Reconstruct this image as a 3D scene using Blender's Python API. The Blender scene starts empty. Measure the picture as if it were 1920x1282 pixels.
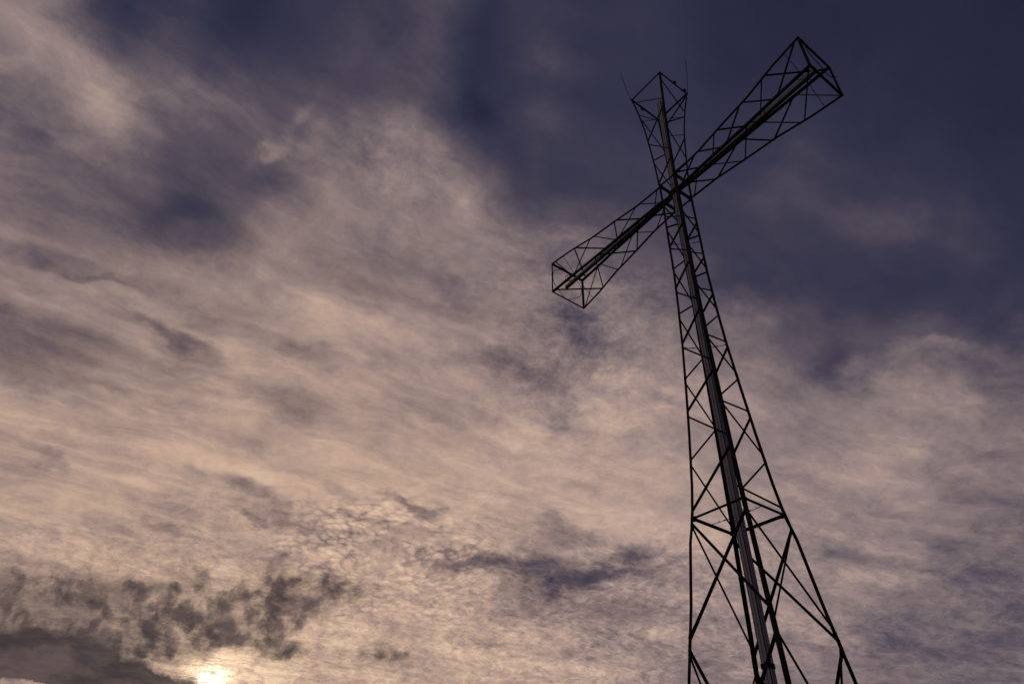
import bpy, bmesh, math, random
from mathutils import Vector, Matrix, Euler

scene = bpy.context.scene
COL = scene.collection
random.seed(7)

# ------------------------------------------------------------------ camera
CAM_LOC = (11.57962, -16.58083, 1.59768)
CAM_ROWS = ((0.59598, 0.80265, 0.02351), (-0.48106, 0.38033, -0.78989), (-0.64295, 0.45945, 0.6128))   # right, down, forward
LENS = 24.26991
SUN_DIR = (-0.95406, 0.24564, 0.17157)

cam_data = bpy.data.cameras.new('camera')
cam_data.lens = LENS
cam_data.sensor_width = 36.0
cam_data.clip_end = 20000
cam = bpy.data.objects.new('camera', cam_data)
COL.objects.link(cam)
_r, _d, _f = (Vector(v) for v in CAM_ROWS)
_m = Matrix((_r, -_d, -_f)).transposed().to_4x4()
_m.translation = Vector(CAM_LOC)
cam.matrix_world = _m
scene.camera = cam

# ------------------------------------------------------------------ render settings
scene.view_settings.view_transform = 'Standard'
scene.view_settings.look = 'None'
scene.view_settings.exposure = 0.0
scene.view_settings.gamma = 1.0
scene.cycles.max_bounces = 3

# ------------------------------------------------------------------ sky
# masses of high cloud: direction x y z, rotation, angular radii, density (around the real sky, not the lens)
CLOUD_MASSES = [
    (-0.71, -0.115, 0.694, -0.754, -0.31, 1.417, 0.038, 0.022, -0.03),
    (-0.733, -0.001, 0.681, -0.822, -0.001, 1.572, 0.067, 0.027, -0.05),
    (-0.679, 0.076, 0.73, -0.344, -0.684, 0.405, 0.057, 0.033, -0.05),
    (-0.749, -0.034, 0.662, -0.844, -0.088, 1.538, 0.047, 0.024, -0.03),
    (-0.742, 0.072, 0.667, -0.837, -0.088, 1.396, 0.059, 0.026, -0.04),
    (-0.651, 0.06, 0.757, -0.546, -0.482, 0.827, 0.045, 0.017, 0.1),
    (-0.61, 0.079, 0.789, -0.266, -0.614, 0.313, 0.056, 0.014, 0.06),
    (-0.603, 0.181, 0.777, -0.66, -0.18, 1.053, 0.029, 0.02, -0.07),
    (-0.67, -0.116, 0.733, -0.746, 0.069, 1.818, 0.059, 0.038, 0.04),
    (-0.658, -0.179, 0.732, -0.728, 0.2, 2.056, 0.07, 0.03, 0.05),
    (-0.719, -0.184, 0.67, -0.771, -0.363, 1.471, 0.03, 0.018, -0.08),
    (-0.758, -0.122, 0.641, -0.875, 0.021, 1.748, 0.043, 0.025, 0.02),
    (-0.86, -0.071, 0.505, -1.041, 0.047, 1.681, 0.144, 0.037, -0.07),
    (-0.839, 0.048, 0.542, -0.998, -0.012, 1.506, 0.088, 0.016, -0.09),
    (-0.836, 0.089, 0.542, -0.997, -0.037, 1.441, 0.071, 0.015, -0.08),
    (-0.804, 0.209, 0.556, -0.979, -0.079, 1.263, 0.106, 0.029, -0.13),
    (-0.827, 0.25, 0.504, -1.035, 0.166, 1.375, 0.166, 0.029, -0.08),
    (-0.775, 0.157, 0.613, -0.908, -0.091, 1.301, 0.042, 0.022, -0.07),
    (-0.771, 0.221, 0.598, -0.916, -0.192, 1.146, 0.094, 0.045, 0.05),
    (-0.669, 0.461, 0.583, -0.936, 0.179, 1.099, 0.131, 0.035, -0.13),
    (-0.655, 0.557, 0.511, -1.005, 0.309, 1.057, 0.053, 0.046, -0.17),
    (-0.572, 0.536, 0.622, -0.648, 0.677, 1.51, 0.092, 0.046, -0.1),
    (-0.541, 0.593, 0.597, -0.645, 0.728, 1.464, 0.045, 0.03, -0.07),
    (-0.661, 0.366, 0.655, -0.841, 0.184, 1.227, 0.061, 0.023, -0.08),
    (-0.748, 0.311, 0.587, -0.944, 0.01, 1.184, 0.09, 0.023, -0.05),
    (-0.827, 0.005, 0.563, -0.972, 0.067, 1.61, 0.104, 0.023, 0.08),
    (-0.83, 0.091, 0.55, -0.988, 0.04, 1.488, 0.131, 0.017, 0.05),
    (-0.815, -0.041, 0.578, -0.954, -0.016, 1.609, 0.07, 0.008, -0.08),
    (-0.924, 0.004, 0.383, -1.171, 0.182, 1.643, 0.053, 0.011, -0.1),
    (-0.809, -0.112, 0.576, -0.953, -0.092, 1.643, 0.032, 0.025, -0.04),
    (-0.888, 0.231, 0.397, -1.158, 0.156, 1.384, 0.076, 0.027, -0.18),
    (-0.891, 0.27, 0.364, -1.194, 0.147, 1.334, 0.111, 0.017, -0.15),
    (-0.933, 0.132, 0.336, -1.224, 0.144, 1.482, 0.057, 0.012, -0.11),
    (-0.813, 0.415, 0.408, -1.148, 0.105, 1.145, 0.056, 0.014, -0.22),
    (-0.746, 0.571, 0.343, -1.215, 0.172, 0.981, 0.139, 0.032, -0.21),
    (-0.8, 0.482, 0.358, -1.204, 0.072, 1.056, 0.103, 0.02, -0.2),
    (-0.638, 0.681, 0.358, -1.197, -0.195, 0.677, 0.054, 0.032, -0.23),
    (-0.691, 0.608, 0.39, -1.157, 0.245, 0.955, 0.095, 0.02, -0.13),
    (-0.685, 0.653, 0.324, -1.239, -0.109, 0.772, 0.181, 0.019, -0.18),
    (-0.866, 0.344, 0.364, -1.193, 0.173, 1.261, 0.086, 0.018, -0.08),
    (-0.908, 0.14, 0.395, -1.121, 0.43, 1.616, 0.054, 0.016, -0.06),
    (-0.763, 0.499, 0.411, -1.144, 0.113, 1.043, 0.165, 0.022, 0.05),
    (-0.67, 0.642, 0.373, -1.187, 0.102, 0.847, 0.08, 0.026, 0.06),
    (-0.573, 0.342, 0.745, -0.684, 0.281, 1.36, 0.045, 0.041, 0.1),
    (-0.548, 0.21, 0.81, -0.624, 0.062, 1.29, 0.043, 0.043, 0.06),
    (-0.56, 0.291, 0.776, -0.575, -0.391, 0.561, 0.037, 0.066, 0.04),
    (-0.637, 0.127, 0.76, -0.674, -0.231, 1.095, 0.042, 0.028, -0.03),
    (-0.327, 0.781, 0.532, -0.909, -0.523, 0.026, 0.027, 0.03, 0.05),
    (-0.285, 0.798, 0.531, -1.011, 0.02, 0.355, 0.066, 0.023, 0.06),
    (-0.341, 0.761, 0.552, -0.967, 0.232, 0.579, 0.038, 0.035, -0.05),
    (-0.219, 0.826, 0.52, -0.993, 0.314, 0.459, 0.065, 0.017, 0.08),
    (-0.326, 0.836, 0.441, -1.064, -0.428, 0.145, 0.057, 0.036, 0.06),
    (-0.248, 0.847, 0.47, -1.038, -0.388, 0.066, 0.048, 0.035, 0.05),
    (-0.406, 0.685, 0.606, -0.517, 0.8, 1.437, 0.036, 0.05, 0.05),
    (-0.386, 0.333, 0.86, -0.471, 0.265, 1.334, 0.078, 0.041, 0.06),
    (-0.433, 0.375, 0.82, -0.575, 0.215, 1.174, 0.066, 0.042, 0.05),
    (-0.25, 0.641, 0.726, -0.715, 0.279, 0.679, 0.096, 0.055, 0.04),
    (-0.213, 0.711, 0.67, -0.785, 0.326, 0.601, 0.078, 0.047, 0.04),
    (-0.151, 0.766, 0.624, -0.833, 0.382, 0.521, 0.048, 0.057, 0.04),
    (-0.286, 0.358, 0.889, -0.466, 0.1, 0.87, 0.061, 0.038, -0.01),
    (-0.451, 0.829, 0.329, -1.235, -0.015, 0.493, 0.125, 0.022, -0.05),
    (-0.344, 0.889, 0.3, -1.256, 0.248, 0.449, 0.084, 0.024, -0.04),
    (-0.409, 0.862, 0.299, -1.267, 0.057, 0.461, 0.093, 0.015, 0.06),
    (-0.479, 0.84, 0.256, -1.311, 0.084, 0.541, 0.084, 0.018, 0.06),
    (-0.344, 0.913, 0.218, -1.349, 0.11, 0.385, 0.101, 0.022, -0.03),
    (-0.544, 0.789, 0.286, -1.279, 0.071, 0.625, 0.078, 0.013, 0.03),
    (-0.794, 0.556, 0.246, -1.319, 0.157, 1.0, 0.042, 0.01, -0.1),
    (-0.876, 0.418, 0.241, -1.327, 0.057, 1.14, 0.062, 0.01, -0.06),
    (-0.845, 0.439, 0.307, -1.259, 0.01, 1.095, 0.086, 0.016, -0.04),
    (-0.656, -0.174, 0.734, -0.742, 0.086, 1.924, 0.138, 0.049, 0.08),
    (-0.672, -0.115, 0.731, -0.748, 0.072, 1.818, 0.08, 0.054, 0.06),
    (-0.597, -0.132, 0.791, -0.514, -0.431, 1.152, 0.068, 0.052, -0.05),
    (-0.912, 0.328, 0.246, -1.322, -0.095, 1.201, 0.132, 0.025, 0.03),
    (-0.511, 0.361, 0.78, -0.655, -0.178, 0.728, 0.045, 0.095, -0.04),
    (-0.48, 0.296, 0.826, -0.558, -0.23, 0.668, 0.044, 0.063, -0.03),
    (-0.603, 0.121, 0.789, -0.564, -0.367, 0.857, 0.113, 0.027, 0.03),
    (-0.942, 0.256, 0.217, -1.351, -0.106, 1.281, 0.031, 0.021, 0.1),
    (-0.641, -0.018, 0.767, -0.694, -0.056, 1.531, 0.132, 0.027, 0.04),
    (-0.85, 0.107, 0.516, -1.028, 0.03, 1.464, 0.171, 0.015, 0.05),
    (-0.888, -0.014, 0.46, -1.092, 0.032, 1.603, 0.15, 0.015, -0.05),
    (-0.832, 0.186, 0.523, -1.02, 0.037, 1.374, 0.181, 0.019, -0.04),
    (-0.767, 0.365, 0.528, -1.01, 0.118, 1.201, 0.166, 0.018, 0.05),
    (-0.811, 0.04, 0.584, -0.946, 0.059, 1.563, 0.164, 0.014, -0.03),
]
LOW_BANK = [
    (-0.984, 0.03, 0.173, -1.397, 0.034, 1.546, 0.214, 0.078, 1.1),
    (-0.982, 0.057, 0.182, -1.386, 0.115, 1.534, 0.178, 0.057, 0.6),
    (-0.974, 0.134, 0.182, -1.388, 0.078, 1.449, 0.149, 0.043, 0.6),
    (-0.977, 0.126, 0.172, -1.397, 0.113, 1.462, 0.148, 0.024, 0.8),
    (-0.965, 0.201, 0.168, -1.401, 0.062, 1.376, 0.078, 0.02, 1.3),
    (-0.983, 0.1, 0.156, -1.414, -0.031, 1.465, 0.106, 0.016, 0.2),
    (-0.987, 0.054, 0.153, -1.417, -0.02, 1.513, 0.056, 0.009, -2.2),
]
LOW_PUFFS = [
    (-0.974, 0.064, 0.216, -1.352, -0.089, 1.485, 0.159, 0.04, 0.7),
    (-0.964, 0.154, 0.218, -1.35, 0.034, 1.42, 0.118, 0.04, 0.5),
    (-0.936, 0.244, 0.254, -1.312, -0.122, 1.284, 0.164, 0.057, 0.3),
    (-0.976, 0.043, 0.216, -1.353, -0.076, 1.51, 0.125, 0.05, 0.45),
    (-0.967, 0.102, 0.234, -1.334, -0.07, 1.449, 0.112, 0.047, 0.35),
    (-0.97, 0.01, 0.243, -1.321, -0.196, 1.511, 0.07, 0.04, 0.8),
    (-0.966, 0.061, 0.25, -1.318, -0.037, 1.498, 0.088, 0.043, 0.85),
    (-0.974, 0.04, 0.223, -1.342, -0.173, 1.49, 0.102, 0.046, 0.5),
    (-0.96, 0.109, 0.258, -1.306, -0.168, 1.412, 0.068, 0.036, 0.7),
    (-0.958, 0.136, 0.251, -1.314, -0.156, 1.39, 0.063, 0.036, 0.6),
    (-0.952, 0.17, 0.253, -1.315, 0.024, 1.4, 0.08, 0.042, 0.7),
    (-0.96, 0.17, 0.224, -1.343, -0.133, 1.365, 0.111, 0.054, 0.9),
    (-0.968, 0.134, 0.21, -1.357, -0.137, 1.404, 0.101, 0.053, 0.7),
    (-0.944, 0.214, 0.252, -1.316, -0.047, 1.336, 0.081, 0.043, 0.95),
    (-0.934, 0.25, 0.255, -1.311, -0.121, 1.277, 0.07, 0.038, 0.6),
    (-0.925, 0.286, 0.25, -1.313, -0.192, 1.221, 0.083, 0.051, 1.1),
    (-0.914, 0.311, 0.262, -1.304, -0.104, 1.215, 0.06, 0.035, 0.5),
    (-0.919, 0.271, 0.286, -1.174, -0.736, 1.01, 0.068, 0.041, 0.65),
    (-0.898, 0.322, 0.299, -1.266, -0.108, 1.193, 0.088, 0.034, 0.75),
    (-0.89, 0.355, 0.286, -1.279, -0.095, 1.163, 0.103, 0.036, 0.45),
    (-0.948, 0.227, 0.222, -1.345, -0.116, 1.309, 0.04, 0.033, 0.7),
    (-0.932, 0.284, 0.226, -1.343, 0.059, 1.288, 0.065, 0.022, 0.45),
    (-0.921, 0.323, 0.219, -1.349, -0.09, 1.213, 0.052, 0.022, 0.7),
    (-0.936, 0.218, 0.276, -1.291, -0.054, 1.327, 0.228, 0.057, 0.2),
    (-0.864, 0.401, 0.304, -1.261, -0.082, 1.11, 0.113, 0.03, 0.42),
    (-0.884, 0.409, 0.227, -1.342, -0.069, 1.122, 0.075, 0.021, 0.5),
    (-0.864, 0.449, 0.227, -1.341, -0.058, 1.078, 0.076, 0.021, 0.42),
    (-0.94, 0.166, 0.298, -1.267, 0.087, 1.424, 0.126, 0.037, 0.35),
    (-0.955, 0.061, 0.291, -1.275, 0.063, 1.526, 0.115, 0.023, 0.25),
]
AZ0, AZ1 = -120, 10
RINGS = [
    (4, [(0.551, 1.0, 0.0), (0.551, 1.0, 0.0), (0.551, 1.0, 0.0), (0.551, 1.0, 0.0), (0.551, 1.0, 0.0),
         (0.551, 1.0, 0.0), (0.551, 1.0, 0.0), (0.551, 1.0, 0.0), (0.574, 1.0, 0.0), (0.638, 1.0, 0.05),
         (0.651, 1.0, 0.3), (0.633, 1.0, 0.3), (0.624, 1.0, 0.3), (0.624, 1.0, 0.3), (0.609, 1.0, 0.3),
         (0.536, 1.0, 0.3), (0.482, 0.93, 0.29), (0.463, 0.67, 0.1), (0.383, 0.55, 0.0), (0.365, 0.55, 0.0),
         (0.365, 0.55, 0.0), (0.365, 0.55, 0.0), (0.365, 0.55, 0.0), (0.365, 0.55, 0.0), (0.365, 0.55, 0.0),
         (0.365, 0.55, 0.0), (0.365, 0.55, 0.0)]),
    (9, [(0.599, 0.4, 0.0), (0.592, 0.92, 0.0), (0.551, 1.0, 0.0), (0.551, 1.0, 0.0), (0.551, 1.0, 0.0),
         (0.551, 1.0, 0.0), (0.551, 1.0, 0.0), (0.557, 1.0, 0.0), (0.583, 1.0, 0.0), (0.674, 1.0, 0.14),
         (0.635, 1.0, 0.3), (0.632, 1.0, 0.3), (0.624, 1.0, 0.3), (0.624, 1.0, 0.3), (0.61, 1.0, 0.3),
         (0.543, 1.0, 0.3), (0.484, 0.96, 0.3), (0.467, 0.73, 0.15), (0.401, 0.55, 0.0), (0.365, 0.55, 0.0),
         (0.365, 0.55, 0.0), (0.365, 0.55, 0.0), (0.365, 0.55, 0.0), (0.365, 0.55, 0.0), (0.365, 0.55, 0.0),
         (0.365, 0.55, 0.0), (0.365, 0.55, 0.0)]),
    (13, [(0.59, 0.22, 0.0), (0.553, 0.22, 0.0), (0.598, 0.39, 0.0), (0.611, 0.78, 0.0), (0.58, 0.98, 0.0),
         (0.554, 1.0, 0.0), (0.551, 1.0, 0.0), (0.565, 1.0, 0.0), (0.59, 1.0, 0.0), (0.682, 1.0, 0.21),
         (0.63, 1.0, 0.3), (0.631, 1.0, 0.3), (0.624, 1.0, 0.3), (0.624, 1.0, 0.3), (0.611, 1.0, 0.3),
         (0.549, 1.0, 0.3), (0.486, 0.98, 0.3), (0.47, 0.77, 0.18), (0.42, 0.56, 0.01), (0.373, 0.55, 0.0),
         (0.365, 0.55, 0.0), (0.365, 0.55, 0.0), (0.365, 0.55, 0.0), (0.365, 0.55, 0.0), (0.365, 0.55, 0.0),
         (0.365, 0.43, 0.0), (0.392, 0.25, 0.0)]),
    (17, [(0.413, 0.22, 0.0), (0.518, 0.22, 0.0), (0.575, 0.22, 0.0), (0.552, 0.22, 0.0), (0.587, 0.29, 0.0),
         (0.616, 0.58, 0.0), (0.609, 0.8, 0.0), (0.579, 0.94, 0.0), (0.579, 0.99, 0.02), (0.629, 1.0, 0.32),
         (0.605, 1.0, 0.47), (0.63, 1.0, 0.48), (0.616, 1.0, 0.38), (0.564, 1.0, 0.32), (0.471, 1.0, 0.3),
         (0.468, 1.0, 0.3), (0.497, 0.99, 0.3), (0.496, 0.81, 0.21), (0.507, 0.59, 0.03), (0.433, 0.55, 0.0),
         (0.38, 0.55, 0.0), (0.365, 0.52, 0.0), (0.365, 0.44, 0.0), (0.373, 0.3, 0.0), (0.398, 0.25, 0.0),
         (0.421, 0.25, 0.0), (0.427, 0.25, 0.0)]),
    (21, [(0.436, 0.22, 0.0), (0.433, 0.22, 0.0), (0.444, 0.22, 0.0), (0.582, 0.22, 0.0), (0.572, 0.22, 0.0),
         (0.555, 0.22, 0.0), (0.583, 0.22, 0.0), (0.591, 0.32, 0.0), (0.584, 0.49, 0.01), (0.571, 0.64, 0.21),
         (0.559, 0.74, 0.86), (0.607, 0.81, 1), (0.607, 0.86, 0.78), (0.57, 0.88, 0.28), (0.521, 0.89, 0.14),
         (0.538, 0.88, 0.12), (0.561, 0.85, 0.1), (0.53, 0.69, 0.05), (0.517, 0.46, 0.01), (0.487, 0.34, 0.0),
         (0.444, 0.26, 0.0), (0.393, 0.25, 0.0), (0.41, 0.25, 0.0), (0.421, 0.25, 0.0), (0.425, 0.25, 0.0),
         (0.363, 0.25, 0.0), (0.25, 0.22, 0.0)]),
    (25, [(0.371, 0.22, 0.0), (0.434, 0.22, 0.0), (0.456, 0.22, 0.0), (0.38, 0.22, 0.0), (0.49, 0.22, 0.0),
         (0.587, 0.22, 0.0), (0.573, 0.22, 0.0), (0.604, 0.22, 0.0), (0.648, 0.22, 0.0), (0.648, 0.22, 0.02),
         (0.632, 0.22, 0.11), (0.626, 0.22, 0.23), (0.617, 0.27, 0.17), (0.608, 0.31, 0.05), (0.61, 0.31, 0.01),
         (0.609, 0.3, 0.0), (0.588, 0.26, 0.0), (0.546, 0.22, 0.0), (0.51, 0.24, 0.0), (0.481, 0.25, 0.0),
         (0.466, 0.25, 0.0), (0.423, 0.25, 0.0), (0.426, 0.25, 0.0), (0.385, 0.25, 0.0), (0.298, 0.23, 0.0),
         (0.227, 0.22, 0.0), (0.19, 0.22, 0.0)]),
    (29, [(0.361, 0.22, 0.0), (0.373, 0.22, 0.0), (0.423, 0.22, 0.0), (0.483, 0.22, 0.0), (0.419, 0.22, 0.0),
         (0.401, 0.22, 0.0), (0.486, 0.22, 0.0), (0.49, 0.22, 0.0), (0.591, 0.22, 0.0), (0.525, 0.22, 0.0),
         (0.591, 0.22, 0.0), (0.591, 0.22, 0.0), (0.596, 0.22, 0.0), (0.611, 0.29, 0.0), (0.625, 0.4, 0.0),
         (0.618, 0.42, 0.0), (0.561, 0.33, 0.0), (0.514, 0.22, 0.0), (0.447, 0.22, 0.0), (0.462, 0.25, 0.0),
         (0.483, 0.25, 0.0), (0.387, 0.25, 0.0), (0.309, 0.23, 0.0), (0.251, 0.22, 0.0), (0.203, 0.22, 0.0),
         (0.191, 0.22, 0.0), (0.192, 0.22, 0.0)]),
    (33, [(0.391, 0.22, 0.0), (0.361, 0.22, 0.0), (0.372, 0.22, 0.0), (0.405, 0.22, 0.0), (0.466, 0.22, 0.0),
         (0.463, 0.22, 0.0), (0.462, 0.22, 0.0), (0.48, 0.22, 0.0), (0.57, 0.22, 0.0), (0.559, 0.22, 0.0),
         (0.561, 0.22, 0.0), (0.519, 0.22, 0.0), (0.531, 0.3, 0.0), (0.545, 0.52, 0.0), (0.55, 0.7, 0.0),
         (0.577, 0.73, 0.0), (0.51, 0.58, 0.0), (0.462, 0.35, 0.0), (0.385, 0.22, 0.0), (0.316, 0.24, 0.0),
         (0.28, 0.22, 0.0), (0.28, 0.22, 0.0), (0.217, 0.22, 0.0), (0.187, 0.22, 0.0), (0.193, 0.22, 0.0),
         (0.191, 0.22, 0.0), (0.181, 0.22, 0.0)]),
    (37, [(0.439, 0.22, 0.0), (0.375, 0.22, 0.0), (0.361, 0.22, 0.0), (0.369, 0.22, 0.0), (0.383, 0.22, 0.0),
         (0.393, 0.22, 0.0), (0.502, 0.22, 0.0), (0.501, 0.22, 0.0), (0.53, 0.22, 0.0), (0.572, 0.22, 0.0),
         (0.555, 0.22, 0.0), (0.51, 0.22, 0.0), (0.506, 0.38, 0.0), (0.476, 0.64, 0.0), (0.435, 0.85, 0.0),
         (0.453, 0.89, 0.0), (0.457, 0.72, 0.0), (0.422, 0.44, 0.0), (0.335, 0.22, 0.0), (0.247, 0.22, 0.0),
         (0.222, 0.22, 0.0), (0.206, 0.22, 0.0), (0.193, 0.22, 0.0), (0.196, 0.22, 0.0), (0.189, 0.22, 0.0),
         (0.181, 0.22, 0.0), (0.171, 0.22, 0.0)]),
    (41, [(0.439, 0.22, 0.0), (0.436, 0.22, 0.0), (0.371, 0.22, 0.0), (0.361, 0.22, 0.0), (0.321, 0.22, 0.0),
         (0.293, 0.22, 0.0), (0.28, 0.22, 0.0), (0.346, 0.22, 0.0), (0.434, 0.22, 0.0), (0.433, 0.22, 0.0),
         (0.445, 0.22, 0.0), (0.471, 0.22, 0.0), (0.498, 0.35, 0.0), (0.463, 0.57, 0.0), (0.413, 0.74, 0.0),
         (0.446, 0.77, 0.0), (0.392, 0.62, 0.0), (0.31, 0.39, 0.0), (0.243, 0.22, 0.0), (0.231, 0.22, 0.0),
         (0.232, 0.22, 0.0), (0.232, 0.22, 0.0), (0.206, 0.22, 0.0), (0.187, 0.22, 0.0), (0.179, 0.22, 0.0),
         (0.171, 0.22, 0.0), (0.165, 0.22, 0.0)]),
    (45, [(0.439, 0.22, 0.0), (0.439, 0.22, 0.0), (0.431, 0.22, 0.0), (0.387, 0.22, 0.0), (0.411, 0.22, 0.0),
         (0.304, 0.22, 0.0), (0.284, 0.22, 0.0), (0.311, 0.22, 0.0), (0.421, 0.22, 0.0), (0.454, 0.25, 0.0),
         (0.461, 0.29, 0.0), (0.471, 0.24, 0.0), (0.487, 0.22, 0.0), (0.425, 0.36, 0.0), (0.351, 0.46, 0.0),
         (0.362, 0.47, 0.0), (0.312, 0.38, 0.0), (0.261, 0.24, 0.0), (0.239, 0.22, 0.0), (0.235, 0.22, 0.0),
         (0.231, 0.22, 0.0), (0.213, 0.22, 0.0), (0.191, 0.22, 0.0), (0.178, 0.22, 0.0), (0.171, 0.22, 0.0),
         (0.165, 0.22, 0.0), (0.165, 0.22, 0.0)]),
    (50, [(0.439, 0.22, 0.0), (0.439, 0.22, 0.0), (0.417, 0.22, 0.0), (0.258, 0.22, 0.0), (0.308, 0.22, 0.0),
         (0.323, 0.22, 0.0), (0.312, 0.22, 0.0), (0.32, 0.22, 0.0), (0.375, 0.23, 0.0), (0.424, 0.4, 0.0),
         (0.468, 0.5, 0.0), (0.445, 0.45, 0.0), (0.37, 0.31, 0.0), (0.302, 0.22, 0.0), (0.236, 0.22, 0.0),
         (0.232, 0.22, 0.0), (0.231, 0.22, 0.0), (0.233, 0.22, 0.0), (0.223, 0.22, 0.0), (0.217, 0.22, 0.0),
         (0.212, 0.22, 0.0), (0.192, 0.22, 0.0), (0.181, 0.22, 0.0), (0.174, 0.22, 0.0), (0.165, 0.22, 0.0),
         (0.165, 0.22, 0.0), (0.165, 0.22, 0.0)]),
    (56, [(0.439, 0.22, 0.0), (0.342, 0.22, 0.0), (0.239, 0.22, 0.0), (0.254, 0.22, 0.0), (0.229, 0.22, 0.0),
         (0.184, 0.22, 0.0), (0.202, 0.22, 0.0), (0.23, 0.22, 0.0), (0.251, 0.22, 0.0), (0.258, 0.22, 0.0),
         (0.284, 0.22, 0.0), (0.264, 0.22, 0.0), (0.199, 0.22, 0.0), (0.213, 0.22, 0.0), (0.223, 0.22, 0.0),
         (0.215, 0.22, 0.0), (0.209, 0.22, 0.0), (0.206, 0.22, 0.0), (0.195, 0.22, 0.0), (0.181, 0.22, 0.0),
         (0.173, 0.22, 0.0), (0.166, 0.22, 0.0), (0.168, 0.22, 0.0), (0.17, 0.22, 0.0), (0.172, 0.22, 0.0),
         (0.166, 0.22, 0.0), (0.165, 0.22, 0.0)]),
]

SUN = Vector(SUN_DIR).normalized()
world = bpy.data.worlds.new('World')
scene.world = world
world.use_nodes = True
world.cycles.sampling_method = 'MANUAL'
world.cycles.sample_map_resolution = 256
NT = world.node_tree
for n in list(NT.nodes):
    NT.nodes.remove(n)
LK = NT.links.new


def nd(t, **k):
    n = NT.nodes.new(t)
    for a, b in k.items():
        setattr(n, a, b)
    return n


def put(sock, v):
    if isinstance(v, bpy.types.NodeSocket):
        LK(v, sock)
    else:
        sock.default_value = v


def M(op, a, b=None, c=None, clamp=False):
    n = nd('ShaderNodeMath', operation=op, use_clamp=clamp)
    put(n.inputs[0], a)
    if b is not None:
        put(n.inputs[1], b)
    if c is not None:
        put(n.inputs[2], c)
    return n.outputs[0]


def V(op, a, b=None, scale=None):
    n = nd('ShaderNodeVectorMath', operation=op)
    put(n.inputs[0], a)
    if b is not None:
        put(n.inputs[1], b)
    if scale is not None:
        put(n.inputs['Scale'], scale)
    return n.outputs['Value'] if op in ('DOT_PRODUCT', 'LENGTH') else n.outputs[0]


def remap(v, a, b, lo=0.0, hi=1.0, kind='SMOOTHSTEP'):
    n = nd('ShaderNodeMapRange', interpolation_type=kind)
    n.clamp = True if kind == 'LINEAR' else n.clamp
    put(n.inputs['Value'], v)
    for k, x in zip(('From Min', 'From Max', 'To Min', 'To Max'), (a, b, lo, hi)):
        put(n.inputs[k], x)
    return n.outputs[0]


def noise(vec, scale, detail, rough, dist=0.0, color=False, lac=2.0):
    n = nd('ShaderNodeTexNoise', noise_dimensions='3D')
    put(n.inputs['Vector'], vec)
    n.inputs['Scale'].default_value = scale
    n.inputs['Detail'].default_value = detail
    n.inputs['Roughness'].default_value = rough
    n.inputs['Lacunarity'].default_value = lac
    n.inputs['Distortion'].default_value = dist
    return n.outputs['Color'] if color else n.outputs['Fac']


def mixc(f, a, b, mode='MIX'):
    n = nd('ShaderNodeMix', data_type='RGBA', blend_type=mode)
    n.clamp_factor = True
    put(n.inputs['Factor'], f)
    put(n.inputs['A'], a)
    put(n.inputs['B'], b)
    return n.outputs['Result']


def lin(hexs):
    o = []
    for i in (0, 2, 4):
        c = int(hexs[i:i + 2], 16) / 255
        o.append(c / 12.92 if c <= 0.04045 else ((c + 0.055) / 1.055) ** 2.4)
    return (*o, 1.0)


def masses(vec, table, start):
    acc = start
    for (cx, cy, cz, ex, ey, ez, ra, rb, amp) in table:
        mp = nd('ShaderNodeMapping', vector_type='TEXTURE')
        LK(vec, mp.inputs['Vector'])
        mp.inputs['Location'].default_value = (cx, cy, cz)
        mp.inputs['Rotation'].default_value = (ex, ey, ez)
        mp.inputs['Scale'].default_value = (ra, rb, 1.0)
        g = nd('ShaderNodeTexGradient', gradient_type='SPHERICAL')
        LK(mp.outputs[0], g.inputs[0])
        acc = M('ADD', remap(g.outputs['Fac'], 0.0, 1.0, 0.0, amp), acc)
    return acc


DIR = V('NORMALIZE', nd('ShaderNodeTexCoord').outputs['Generated'])
sep = nd('ShaderNodeSeparateXYZ')
LK(DIR, sep.inputs[0])
up = M('MAXIMUM', sep.outputs['Z'], 0.05)
comb = nd('ShaderNodeCombineXYZ')            # where the view ray meets the flat layer of high cloud
LK(M('DIVIDE', sep.outputs['X'], up), comb.inputs[0])
LK(M('DIVIDE', sep.outputs['Y'], up), comb.inputs[1])
P = comb.outputs[0]


def stretched(vec, rz, sx, sy, off=(0, 0, 0)):
    mp = nd('ShaderNodeMapping', vector_type='POINT')
    r2 = nd('ShaderNodeMapping', vector_type='POINT')
    LK(vec, r2.inputs['Vector'])
    r2.inputs['Rotation'].default_value = (0, 0, rz)
    LK(r2.outputs[0], mp.inputs['Vector'])
    mp.inputs['Scale'].default_value = (sx, sy, 1)
    mp.inputs['Location'].default_value = off
    return mp.outputs[0]


# slow winds push the layer about
comb2 = nd('ShaderNodeCombineXYZ')           # the same layer, allowing for the height of its cloudlets
up2 = M('ADD', M('MAXIMUM', sep.outputs['Z'], 0.02), 0.35)
LK(M('DIVIDE', sep.outputs['X'], up2), comb2.inputs[0])
LK(M('DIVIDE', sep.outputs['Y'], up2), comb2.inputs[1])
P2 = comb2.outputs[0]
wv = V('SUBTRACT', noise(P, 1.6, 5, 0.6, color=True), (0.5, 0.5, 0.5))
PW = V('ADD', P, V('SCALE', wv, scale=0.40))
P2W = V('ADD', P2, V('SCALE', wv, scale=0.10))
n_str = noise(stretched(PW, 0.10, 4.2, 1.3, (3, 1, 0)), 1.0, 6, 0.55, 0.2)
n_thr = noise(stretched(PW, 0.05, 13, 3.2, (1, 7, 2)), 1.0, 5, 0.58, 0.2)
n_clump = noise(stretched(P2W, 0.3, 8.5, 7, (5, 2, 1)), 1.0, 9, 0.58, 0.15)
n_fine = noise(stretched(P2W, 0.25, 46, 36, (2, 2, 7)), 1.0, 6, 0.76, 0.1)

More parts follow.
